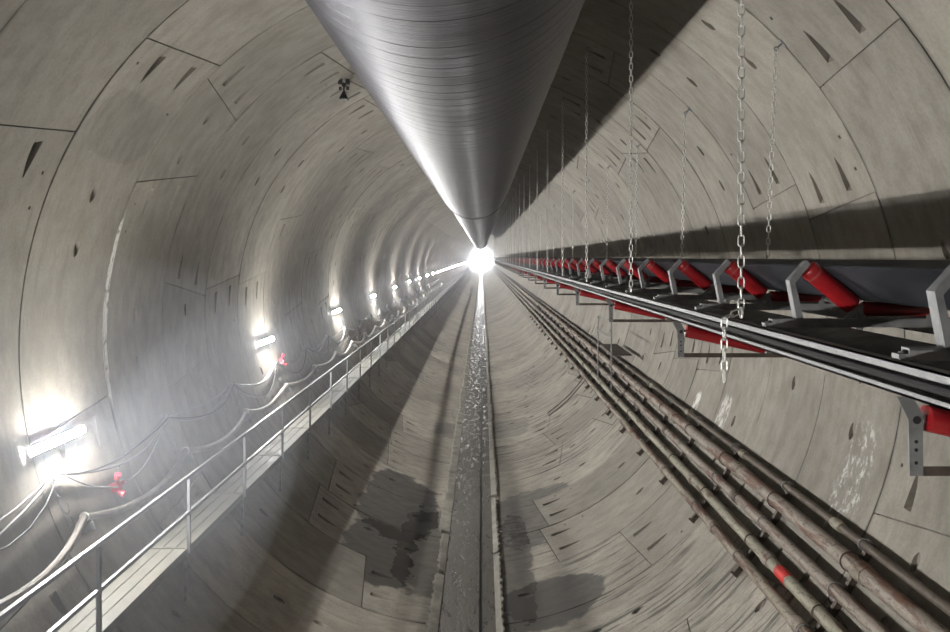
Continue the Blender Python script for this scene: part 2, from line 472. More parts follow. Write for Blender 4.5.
for name, mat in (('wall_left', M_LEFT), ('ceiling', M_CEIL), ('floor', M_FLOOR), ('wall_right', M_RIGHT)):
    ln = LN[name]
    me = bpy.data.meshes.new(name); me.from_pydata(ln.v, [], ln.f); me.materials.append(mat)
    at_ = me.attributes.new('tint', 'FLOAT', 'FACE'); at_.data.foreach_set('value', ln.t)
    ul = me.uv_layers.new(name='uv')
    li = [0]*len(me.loops); me.loops.foreach_get('vertex_index', li)
    buf = []
    for i in li: buf += ln.uv[i]
    ul.data.foreach_set('uv', buf)
    me.polygons.foreach_set('use_smooth', [True]*len(me.polygons)); me.set_sharp_from_angle(angle=rad(25))
    o = bpy.data.objects.new(name, me); C.objects.link(o); tag(o, kind='structure')
# unseen cap added behind the camera to keep outside light out
b = MB(); yb = YN0 - RW*6
b.add([cyl(k*7.5, yb+0.02) for k in range(48)], [tuple(range(48))])
tag(b.build('back_cap', M_KERB), kind='structure')

b = MB(); n_ = 48; pc = Vector((CAM.x, Y1-1.0, CAM.z-0.12))
b.add([pc+Vector((3.4*math.cos(2*math.pi*k/n_), 0, 3.4*math.sin(2*math.pi*k/n_))) for k in range(n_)], [tuple(range(n_))])
tag(b.build('tunnel_portal', emit('portal_daylight', (0.93, 0.96, 1.0), 105.0)), 'blinding white round opening of daylight at the far tunnel end', 'tunnel opening')

# flat wet channel in the invert, with a narrow gutter and broken kerbs
b = MB()
for x0, x1, zt in ((-0.50, 0.185, 0.055), (0.245, 0.47, 0.06)):
    b.box((x0, yb, -0.02), (x1, Y1, zt))
o = tag(b.build('floor_channel', M_WET, smooth=0), kind='structure')
b = MB(); b.box((0.185, yb, -0.02), (0.245, Y1, 0.022)); tag(b.build('floor_gutter', M_GUT, smooth=0), kind='structure')
def kerb(name, xi, xo, seed):
    b = MB(); r_ = random.Random(seed); y = yb; s = 1 if xo > xi else -1
    while y < 140:
        L = r_.uniform(1.2, 3.4); gap = r_.uniform(0.0, 0.25)
        w = abs(xo-xi)*r_.uniform(0.7, 1.15)
        # toothed outer edge
        n = max(2, int(L/0.12)); inner = [(xi, y+L*k/n) for k in range(n+1)]
        outer = [(xi+s*(w+(0.018 if k % 2 else -0.018)*(1 if r_.random() < .8 else 2)), y+L*k/n) for k in range(n+1)]
        pts = inner+outer[::-1]
        b.poly([(p[0], p[1], -0.03 + (0.0 if abs(p[0]) < 0.55 else 0.05)) for p in pts], (0, 0, 0.105))
        y += L+gap
    return tag(b.build(name, M_KERB, smooth=0), kind='structure')
kerb('trim_1', -0.50, -0.70, 1); kerb('trim_2', 0.47, 0.63, 2)
# ------------------------------------------------------------------ ventilation duct
DX, DZ, DR = -0.048, R + 1.08 + 2.534, 1.205
duct = thing('ventilation_duct', (DX, 0, DZ - DR), 'large shiny spiral-wound metal ventilation duct hanging under the crown', 'duct')
def duct_part(name, y0, y1, r0, mat, wob=0.0, n=72, dy=0.35):
    me = bpy.data.meshes.new(name); vs = []; fs = []; uvs = []
    m = int((y1-y0)/dy)+1; r_ = random.Random(5)
    for j in range(m+1):
        y = y0+(y1-y0)*j/m; r = r0 + r_.uniform(-wob, wob)
        for k in range(n+1):
            a = 2*math.pi*k/n + math.pi/2
            vs.append((r*math.cos(a), y, DR + r*math.sin(a))); uvs.append((2*math.pi*k/n*DR, y))
    for j in range(m):
        for k in range(n): fs.append((j*(n+1)+k, j*(n+1)+k+1, (j+1)*(n+1)+k+1, (j+1)*(n+1)+k))
    me.from_pydata(vs, [], fs); me.materials.append(mat)
    ul = me.uv_layers.new(name='uv'); li = [0]*len(me.loops); me.loops.foreach_get('vertex_index', li)
    buf = []
    for i in li: buf += uvs[i]
    ul.data.foreach_set('uv', buf)
    me.polygons.foreach_set('use_smooth', [True]*len(me.polygons))
    o = bpy.data.objects.new(name, me); C.objects.link(o); o.parent = duct
    return o
duct_part('duct_section', -6.0, 24.0, DR, M_DUCT, 0.003)
duct_part('duct_section', 24.1, 118.0, DR-0.05, M_DUCT, 0.0, 48, 3.0)
b = MB()
for (ra, y0, y1) in ((DR+0.012, 23.86, 24.14),):
    n = 60
    pts = []
    for y, r in ((y0, DR-0.07), (y0, ra), (y1, ra), (y1, DR-0.07)):
        pts += [(DX+r*math.cos(2*math.pi*k/n), y, DZ+r*math.sin(2*math.pi*k/n)) for k in range(n)]
    b.add(pts, [(i*n+k, i*n+(k+1) % n, (i+1)*n+(k+1) % n, (i+1)*n+k) for i in range(3) for k in range(n)])
tag(b.build('joint_collar', M_BLACK, duct), 'dark collar where two duct lengths meet')
b = MB()
for y in [1.5+4.5*k for k in range(26)]:
    for sx in (-0.35, 0.35):
        x = DX+sx; b.tube([(x, y, DZ+math.sqrt(DR**2-sx**2)-0.01), (x, y, R+math.sqrt(R*R-x*x)+0.02)], 0.012, 5)
tag(b.build('hanger_rods', M_GALVD, duct), kind='stuff')

# ------------------------------------------------------------------ wall lamps on the left
LPHI = [193.3, 191.0, 190.0, 189.2, 188.4, 188.0]
lamp_y = [8.46 + 8.3*k for k in range(-3, 36)]
def make_lamp(phi):
    pc = cyl(phi, 0, R-0.06); root = thing('wall_lamp', pc, '', 'lamp', None)
    e = Vector((math.cos(rad(phi)), 0, math.sin(rad(phi)))); tg = Vector((-e.z, 0, e.x))
    b = MB(); b.bar(pc+Vector((0,-0.53,0))+e*0.022, pc+Vector((0,0.53,0))+e*0.022, 0.088, 0.060, up=e)
    for s_ in (-1, 1):                                            # trough sides added to shield the near lining from the lamp
        b.box((-0.003, -0.55, -0.02), (0.003, 0.55, 0.0175)) 
        for k in range(8):
            q = b.v[-8+k]; b.v[-8+k] = pc + tg*(s_*0.051+q.x) + Vector((0, q.y, 0)) + e*(0.0-q.z)
    for s_ in (-1, 1): b.bar(pc+Vector((0, s_*0.558, 0))-e*0.0, pc+Vector((0, s_*0.564, 0))-e*0.0, 0.105, 0.035, up=e)  # end walls added too, cutting light spill along the lining
    b.build('housing_and_shield', M_GALVD, root, smooth=0)
    b = MB(); c = pc - e*0.012; n = 10; prof = []
    for y, r in ((-0.55, 0.010), (-0.54, 0.032), (-0.51, 0.046), (0.51, 0.046), (0.54, 0.032), (0.55, 0.010)):
        prof.append([c+Vector((0, y, 0))+tg*r*math.cos(math.pi*k/n)-e*0.55*r*math.sin(math.pi*k/n) for k in range(n+1)])
    b.add([p for q in prof for p in q], [(i*(n+1)+k, i*(n+1)+k+1, (i+1)*(n+1)+k+1, (i+1)*(n+1)+k) for i in range(5) for k in range(n)]
          + [tuple(range(n+1)), tuple(range(5*(n+1), 6*(n+1)))] + [(0, 1*(n+1), 2*(n+1), 3*(n+1), 4*(n+1), 5*(n+1), 6*(n+1)-1, 5*(n+1)-1, 4*(n+1)-1, 3*(n+1)-1, 2*(n+1)-1, n)])
    b.build('light_tube', M_LAMP, root)
    for s_ in (-1, 1):
        b = MB(); b.bar(pc+Vector((0, s_*0.45, 0))+e*0.05, pc+Vector((0, s_*0.45, 0))+e*0.052, 0.05, 0.15, up=tg)
        b.build('mounting_clip', M_GALVD, root, smooth=0)
    return root
LL = {}
for i, y in enumerate(lamp_y):
    k = i-3
    phi = LPHI[min(max(k, 0), len(LPHI)-1)]
    if phi not in LL:
        r_ = make_lamp(phi); LL[phi] = (r_, tree_of(r_)); first = True
    root, tr = LL[phi]
    loc = cyl(phi, y, R-0.06)
    if k < 0: lab, g = 'long white tube lamp on the left wall behind the viewpoint', 'lamps behind the viewpoint'
    elif k < 8: lab, g = f'glowing white tube lamp on the left lining, {ORD[k]} from the camera' if k else 'large glowing white tube lamp low on the left lining, nearest the camera', 'wall lamps'
    else: lab, g = 'tiny bright lamp among the distant ones strung toward the tunnel end', 'distant wall lamps'
    if first: root.location = loc; root['label'] = lab; root['group'] = g; first = False
    else: dup(root, tr, loc, lab, g)

# ------------------------------------------------------------------ walkway and guard rail on the left
DECKZ = R + 1.08 - 3.93; XI, XO = -3.735, -4.265
POST0, PS, NP = 7.07 - 2.17*4, 2.17, 100
walk = thing('walkway', (XI, POST0, DECKZ), 'long narrow pale grey plank walkway bracketed along the lower left wall', 'walkway')
b = MB(); pw = (XI-XO-0.02)/3
for k in range(3):
    x = XO+0.01+k*(pw+0.005); b.box((x, POST0+0.006, DECKZ-0.04), (x+pw-0.012, POST0+PS-0.006, DECKZ))
    b.box((x+pw-0.012, POST0+0.006, DECKZ-0.04), (x+pw-0.002, POST0+PS-0.006, DECKZ+0.006))
b.box((XI-0.012, POST0+0.006, DECKZ-0.09), (XI, POST0+PS-0.006, DECKZ+0.012))
b.box((XO, POST0+0.006, DECKZ-0.05), (XI, POST0+0.04, DECKZ+0.01))
dp = b.build('deck_panel', M_DECK, walk, smooth=0)
zl = R - math.sqrt(R*R-(XI-0.05)**2)
b = MB(); b.bar((XI-0.02, POST0, DECKZ-0.02), (XI-0.02, POST0, zl+0.015), 0.04, 0.04, up=(0,1,0))
b.bar((XI, POST0, DECKZ-0.065), (XO+0.045, POST0, DECKZ-0.065), 0.05, 0.05)
lg = b.build('support_leg', M_GALVD, walk, smooth=0)
for k in range(1, NP):
    for src in (dp, lg):
        if src is dp and k == NP-1: continue
        c = src.copy(); C.objects.link(c); c.parent = walk; c.location = (0, PS*k, 0)
rail = thing('guard_rail', (XI, POST0, DECKZ), 'thin grey steel guard rail with posts along the edge of the walkway', 'railing')
TZ, MZ = R + 1.08 - 2.965, R + 1.08 - 3.45
b = MB(); b.bar((XI+0.023, POST0, DECKZ-0.06), (XI+0.023, POST0, TZ), 0.04, 0.04, up=(0,1,0))
ps = b.build('post', M_RAIL, rail, smooth=0)
for k in range(1, NP):
    c = ps.copy(); C.objects.link(c); c.parent = rail; c.location = (0, PS*k, 0)
for nm, z in (('top_rail', TZ), ('middle_rail', MZ)):
    b = MB(); b.bar((XI+0.023, POST0-0.02, z+0.015), (XI+0.023, POST0+PS*(NP-1)+0.02, z+0.015), 0.042, 0.042)
    b.build(nm, M_RAIL, rail, smooth=0)

# ------------------------------------------------------------------ belt conveyor on the right
XC = 2.905; ST = R + 1.08 - 0.455
conv = thing('belt_conveyor', (XC, 0, ST-0.14), 'pale galvanised twin rail frame of the conveyor slung along the right', 'conveyor frame')
for s_ in (-1, 1):
    b = MB(); x = XC + s_*0.805; xo = XC + s_*0.868
    b.box((min(x, x+s_*0.008), -4, ST-0.14), (max(x, x+s_*0.008), 150, ST))
    for z0, z1 in ((ST-0.010, ST), (ST-0.14, ST-0.130)): b.box((min(x, xo), -4, z0), (max(x, xo), 300, z1))
    b.box((min(xo, xo-s_*0.008), -4, ST-0.04), (max(xo, xo-s_*0.008), 150, ST))
    b.box((min(xo, xo-s_*0.008), -4, ST-0.14), (max(xo, xo-s_*0.008), 150, ST-0.112))
    b.build('stringer', M_GALV, conv, smooth=0)
b = MB()
b.tube([(XC-0.837, y, ST-0.075+0.006*math.sin(y*1.3)) for y in [-4+1.0*k for k in range(120)]], 0.021, 8)
tag(b.build('black_cable', M_BLACK), 'black cable lying in the groove of the near conveyor rail', 'cable')
def sweep_profile(name, prof, th, mat, label, cat):
    b = MB(); n = len(prof); top = []
    for i, (x, z) in enumerate(prof):
        a = Vector(prof[max(i-1, 0)]); c = Vector(prof[min(i+1, n-1)]); d = (c-a).normalized(); top.append((x-d.y*th, z+d.x*th))
    ol = prof + top[::-1]
    b.poly([(XC+x, -4, ST+z) for x, z in ol], (0, 154, 0))
    return tag(b.build(name, mat, smooth=40), label, cat)
wing = []
sweep_profile('conveyor_belt', [(-0.485,0.388),(-0.455,0.368),(-0.34,0.284),(-0.245,0.206),(-0.20,0.178),(-0.15,0.167),(0.15,0.167),(0.20,0.178),(0.245,0.206),(0.34,0.284),(0.47,0.393),(0.505,0.422)],
              0.014, M_BELT, 'dark rubber troughed belt carried on the red rollers', 'conveyor belt')
sweep_profile('return_belt', [(-0.64,-0.196),(-0.3,-0.268),(-0.06,-0.318),(0.06,-0.318),(0.3,-0.268),(0.64,-0.196)], 0.014, M_BLACK,
              'black return strand of belt running under the conveyor rails', 'conveyor belt')
def roller(b, a, c, r, band=True):
    a = Vector(a); c = Vector(c); d = (c-a); L = d.length; d.normalize()
    ts = [0, 0.004, 0.012, L*0.13, L*0.13, L*0.17, L*0.17, L-0.012, L-0.004, L]
    rs = [r-0.02, r-0.004, r, r, r+0.0008, r+0.0008, r, r, r-0.004, r-0.02]
    n = 20; o = len(b.f)
    b.tube([a+d*t for t in ts], rs, n)
    if band:
        for k in range(5*n-n, 5*n): b.m[o+k] = 1
    b.tube([a-d*0.03, c+d*0.03], 0.013, 8, mi=2)
IY0, IYS = 3.03, 1.418
idl = thing('idler_set', (XC, 0, ST), '', 'conveyor rollers', 'idler sets under the belt')
b = MB(); b.box((XC-0.84, -0.03, ST+0.001), (XC+0.84, 0.03, ST+0.009)); b.box((XC-0.80, -0.03, ST+0.009), (XC+0.80, -0.022, ST+0.055))
b.box((XC-0.80, -0.03, ST+0.048), (XC+0.80, 0.03, ST+0.056)); b.box((XC-0.80, 0.022, ST+0.009), (XC+0.80, 0.03, ST+0.048))
cb = b.build('cross_beam', M_GALVD, idl, smooth=0)
for s_ in (-1, 1):
    b = MB(); b.box((XC+s_*0.82-0.025, -0.026, ST+0.009), (XC+s_*0.82+0.025, 0.026, ST+0.03)); b.tube([(XC+s_*0.82, 0, ST+0.03), (XC+s_*0.82, 0, ST+0.037)], 0.011, 6)
    b.build('bolt_pad', M_GALV, cb, smooth=0)
for s_ in (-1, 1):
    pl = [(s_*0.615, 0.05), (s_*0.675, 0.295), (s_*0.565, 0.425)]
    b = MB()
    outl = [(s_*0.595, 0.045), (s_*0.652, 0.288), (s_*0.553, 0.408), (s_*0.575, 0.432), (s_*0.690, 0.305), (s_*0.640, 0.045)]
    for y0 in (-0.030, 0.020): b.poly([(XC+x, y0, ST+z) for x, z in outl], (0, 0.010, 0))
    back = [(s_*0.632, 0.045), (s_*0.682, 0.303), (s_*0.570, 0.428), (s_*0.576, 0.434), (s_*0.691, 0.306), (s_*0.641, 0.045)]
    b.poly([(XC+x, -0.022, ST+z) for x, z in back], (0, 0.044, 0))
    b.build('roller_bracket', M_GALV, idl, smooth=0)
    b = MB()
    b.poly([(XC+s_*0.19, -0.028, ST+0.05), (XC+s_*0.215, -0.028, ST+0.145), (XC+s_*0.255, -0.028, ST+0.145), (XC+s_*0.345, -0.028, ST+0.05), (XC+s_*0.31, -0.028, ST+0.05), (XC+s_*0.24, -0.028, ST+0.105), (XC+s_*0.225, -0.028, ST+0.05)], (0, 0.007, 0))
    b.bar((XC+s_*0.235, -0.02, ST+0.05), (XC+s_*0.235, -0.02, ST+0.14), 0.03, 0.006, up=(0,1,0))
    b.build('centre_bracket', M_GALVD, idl, smooth=0)
    b = MB(); roller(b, (XC+s_*0.56, 0, ST+0.383), (XC+s_*0.268, 0, ST+0.139), 0.0625); b.build('wing_roller', [M_RED, M_REDB, M_GALVD], idl, smooth=40)
b = MB(); roller(b, (XC-0.215, 0, ST+0.118), (XC+0.215, 0, ST+0.118), 0.046, False); b.build('centre_roller', [M_RED, M_REDB, M_GALVD], idl, smooth=40)
tr = tree_of(idl)
for k in range(-2, 70):
    y = IY0+IYS*k
    if k < 0: lab, g = 'red three-roller idler set outside the right edge of the view', 'idlers outside the view'
    elif k < 12: lab, g = f'red three-roller idler set on grey brackets carrying the belt, {ORD[k]} from the camera', 'idler sets under the belt'
    else: lab, g = 'small red idler set among the crowded distant ones under the belt', 'distant idler sets'
    if k == -2: idl.location = (XC, y, ST); idl['label'] = lab; idl['group'] = g
    else: dup(idl, tr, (XC, y, ST), lab, g)
ret = thing('return_idler', (XC, 0, ST-0.46), '', 'return roller', 'return idlers')
for s_ in (-1, 1):
    b = MB(); pts = [(s_*0.905,-0.142),(s_*0.838,-0.142),(s_*0.795,-0.215),(s_*0.795,-0.475),(s_*0.852,-0.475),(s_*0.858,-0.235)]
    b.poly([(XC+x, -0.035, ST+z) for x, z in pts], (0, 0.007, 0))
    b.poly([(XC+s_*0.795, -0.035, ST-0.215), (XC+s_*0.795, 0.03, ST-0.215), (XC+s_*0.795, 0.03, ST-0.44), (XC+s_*0.795, -0.035, ST-0.475)], (s_*0.006, 0, 0))
    h = b.build('hanger_plate', M_GALV, ret, smooth=0)
    b = MB()
    for z in (-0.33, -0.365, -0.42): b.tube([(XC+s_*0.825, -0.0365, ST+z), (XC+s_*0.825, -0.034, ST+z)], 0.008, 8)
    b.tube([(XC+s_*0.822, -0.037, ST-0.238), (XC+s_*0.822, -0.034, ST-0.238)], 0.018, 8)
    tag(b.build('bolt_hole', M_BLACK, h, smooth=0), 'dark bolt holes in the plate')
    b = MB(); roller(b, (XC+s_*0.77, 0, ST-0.235), (XC+s_*0.035, 0, ST-0.391), 0.058, False); b.build('roller', [M_RED, M_REDB, M_GALVD], ret, smooth=40)
b = MB(); b.box((XC-0.79, -0.028, ST-0.478), (XC+0.79, -0.022, ST-0.438)); b.box((XC-0.79, -0.028, ST-0.478), (XC+0.79, 0.02, ST-0.472))
b.build('cross_bar', M_BROWN, ret, smooth=0)
b = MB(); b.box((XC-0.02, -0.02, ST-0.475), (XC+0.02, 0.02, ST-0.38)); b.build('centre_post', M_GALVD, ret, smooth=0)
tr = tree_of(ret)
for k in range(0, 28):
    y = 2.95+3.45*k
    if k < 8: lab, g = f'red V return roller in hanging plates below the conveyor, {ORD[k]} from the camera', 'return idlers'
    else: lab, g = 'small distant return roller frame below the conveyor', 'distant return idlers'
    if k == 0: ret.location = (XC, y, ST-0.46); ret['label'] = lab; ret['group'] = g
    else: dup(ret, tr, (XC, y, ST-0.46), lab, g)

# ------------------------------------------------------------------ chains
PITCH = 0.0745
def link_mesh(b, c, axis, side, n=14, m=6, w=0.0056):
    """one chain link centred at c, long along axis, its loop in the plane axis/side"""
    rr_ = 0.0195; a = PITCH/2 + w - rr_; path = []
    for k in range(n//2+1):
        t = math.pi*k/(n//2); path.append(c + axis*(a+rr_*math.sin(t)) + side*(rr_*math.cos(t)))
    for k in range(n//2+1):
        t = math.pi + math.pi*k/(n//2); path.append(c + axis*(-a+rr_*math.sin(t)) + side*(rr_*math.cos(t)))
    b.tube(path, w, m, closed=True)
Z = Vector((0,0,1))
lk = []
def chain(top, bot, label, group, detail, tail=False, eye=None):
    root = thing('hanging_chain', bot, label, 'chain', group)
    d = (bot-top); L = d.length; ax = d.normalized(); n = int(L/PITCH)
    s1 = ax.cross(Vector((0,1,0))).normalized(); s2 = ax.cross(s1).normalized()
    cs = [top+ax*(PITCH*(i+0.5)) for i in range(n)]
    ang = 0.5 if not tail else 0.25
    q1 = s1*math.cos(ang)+s2*math.sin(ang); q2 = s2*math.cos(ang)-s1*math.sin(ang)
    if detail == 2:
        protos = []
        for q in (q1, q2):
            b = MB(); link_mesh(b, Vector((0,0,0)), ax, q); o = b.build('link', M_CHAIN, None, smooth=60, off=(0,0,0)); protos.append(o)
        for i, c in enumerate(cs):
            o = protos[i] if i < 2 else protos[i % 2].copy()
            if i >= 2: C.objects.link(o)
            o.parent = root; o.location = c - bot
    else:
        b = MB()
        for i, c in enumerate(cs): link_mesh(b, c, ax, q1 if i % 2 else q2, 8, 4, 0.0062)
        b.build('links', M_CHAIN, root, smooth=60)
    b = MB()                                                     # eye plate at the top and shackle at the foot
    up = (Vector((0, top.y, R))-top); up.normalize()
    b.bar(top-up*0.10, top-up*0.085, 0.11, 0.07, up=(0,1,0)); b.tube([top-up*0.09, top-up*0.03], 0.012, 6)
    b.tube([top+ax*0.0+s1*0.022*math.cos(t)+Vector((0,0,0.022*math.sin(t))) for t in [2*math.pi*k/10 for k in range(10)]], 0.008, 5, closed=True)
    b.build('eye_bolt', M_GALVD, root)
    b = MB(); e = cs[-1]+ax*PITCH*0.5
    b.tube([e+Vector((0,-0.022,0.01)), e+Vector((0,-0.026,-0.03)), e+Vector((0,-0.012,-0.06)), e+Vector((0,0.012,-0.06)), e+Vector((0,0.026,-0.03)), e+Vector((0,0.022,0.01))], 0.008, 6, closed=True)
    b.build('shackle', M_CHAIN, root)
    if tail:
        p = e+Vector((-0.02,0,-0.02)); pts = []
        for i in range(2):
            dirn = Vector((-0.035, -0.02, -0.010)).normalized(); c = p+dirn*PITCH*0.5; pts.append((c, dirn)); p = p+dirn*PITCH
        for i in range(6):
            c = p+Vector((0.0, 0, -PITCH*0.5)); pts.append((c, Vector((0,0,-1)))); p = p-Z*PITCH
        b = MB()
        for i, (c, dn) in enumerate(pts):
            q = dn.cross(Vector((0,1,0.1))).normalized()
            if i % 2: q = dn.cross(q).normalized()
            link_mesh(b, c, dn, q)
        b.build('loose_tail', M_CHAIN, root, smooth=60)
    return root
XF = XC-0.83
for k in range(28):
    y = 4.87+3.6*k
    top = Vector((XF, y, R+math.sqrt((R-0.1)**2-XF**2))); bot = Vector((XF, y, ST+0.035))
    if k == 0: lab, g = 'thick pale chain in front, from the ceiling to the near rail, with loose tail', 'chains from the ceiling'
    elif k < 8: lab, g = f'straight pale chain from the ceiling to the near conveyor rail, {ORD[k]} from the camera', 'chains from the ceiling'
    else: lab, g = 'thin distant chain hanging from the ceiling to the near conveyor rail', 'distant ceiling chains'
    chain(top, bot, lab, g, 2 if k < 3 else 1, k == 0)
for k in range(16):
    y = 8.05+3.6*k
    top = cyl(43.7, y, R-0.10); bot = Vector((XC+0.83, y+0.4, ST+0.035))
    if k < 6: lab, g = f'chain from an eye on the right wall to the far rail, {ORD[k]} from the camera', 'chains from the right wall'
    else: lab, g = 'thin distant chain from the right wall to the far conveyor rail', 'distant wall chains'
    chain(top, bot, lab, g, 2 if k < 2 else 1)

# ------------------------------------------------------------------ pipes on the lower right wall
PIPES = [(320.8, 0.078, 'rusty steel pipe, lowest of the five along the right wall', 2.9), (324.0, 0.08, 'rusty steel pipe with a bright red band, second lowest on the right wall', 3.3),
         (327.6, 0.078, 'mottled brown pipe, middle one of the five along the right wall', 4.1), (331.7, 0.10, 'thickest rusty pipe with pale scale, fourth up on the right wall', 3.6),
         (334.5, 0.05, 'thin dark pipe, topmost of the five along the right wall', 3.0)]
RB = R-0.10
def pipe_pos(phi0, r, y, i):
    w = 0.04*math.sin(y*1.1+i)
    return cyl(phi0+w, y, RB-r-0.005)
PO = []
for i, (phi, r, lab, L) in enumerate(PIPES):
    root = thing('steel_pipe', pipe_pos(phi, r, 6, i), lab, 'pipe', 'pipes on the right wall'); PO.append(root)
    ys = [-4+0.6*k for k in range(90)]+[50+4*k for k in range(63)]
    b = MB(); b.tube([pipe_pos(phi, r, y, i) for y in ys], r, 18); b.build('pipe_run', M_PIPES[i], root, smooth=60)
    y = 5.0+i*0.83
    while y < 45:
        b = MB(); P = lambda q: pipe_pos(phi, r, q, i)
        b.tube([P(y-0.10), P(y-0.095), P(y-0.03), P(y-0.025), P(y+0.025), P(y+0.03), P(y+0.095), P(y+0.10)],
               [r+0.004, r+0.014, r+0.014, r+0.02, r+0.02, r+0.014, r+0.014, r+0.004], 18)
        b.build('coupling', M_PIPES[(i+2) % 5], root, smooth=60); y += L
    if i == 1:
        yc = at(782, 570, RB-2*r).y
        b = MB(); b.tube([P(yc-0.14), P(yc+0.14)], r+0.004, 18); tag(b.build('red_band', plain('red_paint', (0.55, 0.035, 0.03), 0.55, 0, 0.3), root, smooth=60), 'bright red painted band')
PB = [9.75+1.98*k for k in range(-3, 22)]
def make_bracket():
    root = thing('pipe_bracket', cyl(328, 0, R), '', 'bracket', None)
    b = MB(); A = [317.9+0.9*k for k in range(20)]
    for (ra, rb, w) in ((RB-0.006, RB+0.002, 0.055), (RB, R-0.012, 0.010)):
        for j in range(len(A)-1):
            p = [cyl(A[j], 0, ra), cyl(A[j+1], 0, ra), cyl(A[j+1], 0, rb), cyl(A[j], 0, rb)]
            b.poly([q-Vector((0, w/2, 0)) for q in p], (0, w, 0))
    b.build('channel', M_BROWN, root, smooth=0)
    for ph in (318.1,):
        b = MB(); b.bar(cyl(ph, 0, RB-0.03), cyl(ph, 0, R-0.012), 0.035, 0.02, up=(0,1,0)); b.build('end_plate', M_BROWN, root, smooth=0)
    for i, (phi, r, lab, L) in enumerate(PIPES):
        b = MB(); cc = RB-r-0.005
        th = [math.pi*k/10 for k in range(11)]
        pc = cyl(phi, 0, cc); e = Vector((math.cos(rad(phi)), 0, math.sin(rad(phi)))); tg = Vector((-e.z, 0, e.x)); q = r+0.009
        path = [pc+tg*q+e*(r+0.03)]+[pc+tg*q*math.cos(t)-e*q*math.sin(t) for t in th]+[pc-tg*q+e*(r+0.03)]
        b.tube(path, 0.008, 6)
        for s_ in (-1, 1): b.bar(pc+tg*q*s_+e*(r-0.03), pc+tg*q*s_+e*(r+0.01), 0.03, 0.03, up=(0,1,0))
        b.build('clamp', M_BROWN if i % 2 else M_GALVD, root, smooth=40)
    return root
br = make_bracket(); tr = tree_of(br)
for k, y in enumerate(PB):
    loc = cyl(328, y, R)
    if k < 8: lab, g = f'dark curved steel bracket clamping the five pipes to the wall, {ORD[k]} from the camera', 'pipe brackets'
    else: lab, g = 'small distant bracket under the pipes on the right wall', 'distant pipe brackets'
    if k == 0: br.location = loc; br['label'] = lab; br['group'] = g
    else: dup(br, tr, loc, lab, g)

# access platform over the pipes, and the ladder rails below it
cx, cz = CAM.x, CAM.z
pf = thing('access_platform', (cx+4.05, 21.2, cz-3.75), 'small steel platform with handrail and dark board standing over the pipes', 'platform')
b = MB(); b.poly([(cx+3.78, 20.0, cz-2.87), (cx+4.36, 20.0, cz-2.87), (cx+4.40, 22.4, cz-2.87), (cx+3.86, 22.4, cz-2.87)], (0, 0, 0.035)); b.build('board', M_BROWN, pf, smooth=0)
for y in (20.05, 22.35):
    b = MB(); b.tube([(cx+3.78, y, cz-3.90), (cx+3.78, y, cz-1.90)], 0.02, 8); b.build('post', M_GALV, pf)
for nm, z in (('top_rail', -1.91), ('middle_rail', -2.38)):
    b = MB(); b.tube([(cx+3.78, 20.05, cz+z), (cx+3.78, 22.35, cz+z)], 0.018, 8); b.build(nm, M_GALV, pf)
b = MB(); b.bar((cx+3.78, 20.1, cz-2.885), (cx+4.40, 20.1, cz-2.885), 0.04, 0.03); b.bar((cx+3.78, 22.3, cz-2.885), (cx+4.40, 22.3, cz-2.885), 0.04, 0.03); b.build('bearer', M_GALVD, pf, smooth=0)
p0, p1 = at(549, 416, R-0.06), at(590, 371, R-0.10)
ld = thing('slope_ladder', p0, 'two thin parallel steel rails lying on the lining below the small platform', 'ladder')
def lad(off):
    pts = []
    f0, f1 = phi_of(p0), phi_of(p1)
    for k in range(9): pts.append(cyl(f0+(f1-f0)*k/8, p0.y+(p1.y-p0.y)*k/8+off, R-0.07))
    return pts
for off in (0.0, 0.45):
    b = MB(); b.tube(lad(off), 0.016, 7); b.build('side_rail', M_BROWN, ld)
for k in (0, 8):
    b = MB(); b.tube([lad(0)[k], lad(0.45)[k]], 0.014, 6); b.build('rung', M_BROWN, ld)

# ------------------------------------------------------------------ cables, hose and sockets on the left wall
HY = [8.25+2.9*k for k in range(-3, 26)]
def make_hanger():
    root = thing('cable_hanger', cyl(199.5, 0, R-0.01), '', 'cable hanger', None)
    b = MB(); A = [194.6+k*1.0 for k in range(11)]
    for j in range(10): b.poly([cyl(A[j], -0.018, R+0.004), cyl(A[j+1], -0.018, R+0.004), cyl(A[j+1], -0.018, R-0.012), cyl(A[j], -0.018, R-0.012)], (0, 0.036, 0))
    b.build('flat_bar', M_GALVD, root, smooth=0)
    for ph in (197.4, 199.8, 202.2):
        b = MB(); path = [cyl(ph-0.4, 0, R-0.006)]
        for k in range(9):
            t = math.pi*k/8; path.append(cyl(ph-0.4+0.95*math.sin(t)+0.2, 0, R-0.012-0.075*(1-math.cos(t))/1.0*0.5-0.0))
        path.append(cyl(ph-0.7, 0, R-0.088)); b.tube(path, 0.009, 6); b.build('hook', M_GALVD, root)
    return root
hg = make_hanger(); tr = tree_of(hg)
for k, y in enumerate(HY):
    j = k-3; loc = cyl(199.5, y, R-0.01)
    if j < 0: lab, g = 'cable hook bar on the left wall outside the view', 'hangers outside the view'
    elif j == 0: lab, g = 'flat bar with curved cable hooks just under the nearest lamp', 'cable hangers'
    elif j < 7: lab, g = f'flat bar with cable hooks on the left lining, {ORD[j]} from the camera', 'cable hangers'
    else: lab, g = 'small distant cable hook bar on the left lining', 'distant cable hangers'
    if k == 0: hg.location = loc; hg['label'] = lab; hg['group'] = g
    else: dup(hg, tr, loc, lab, g)
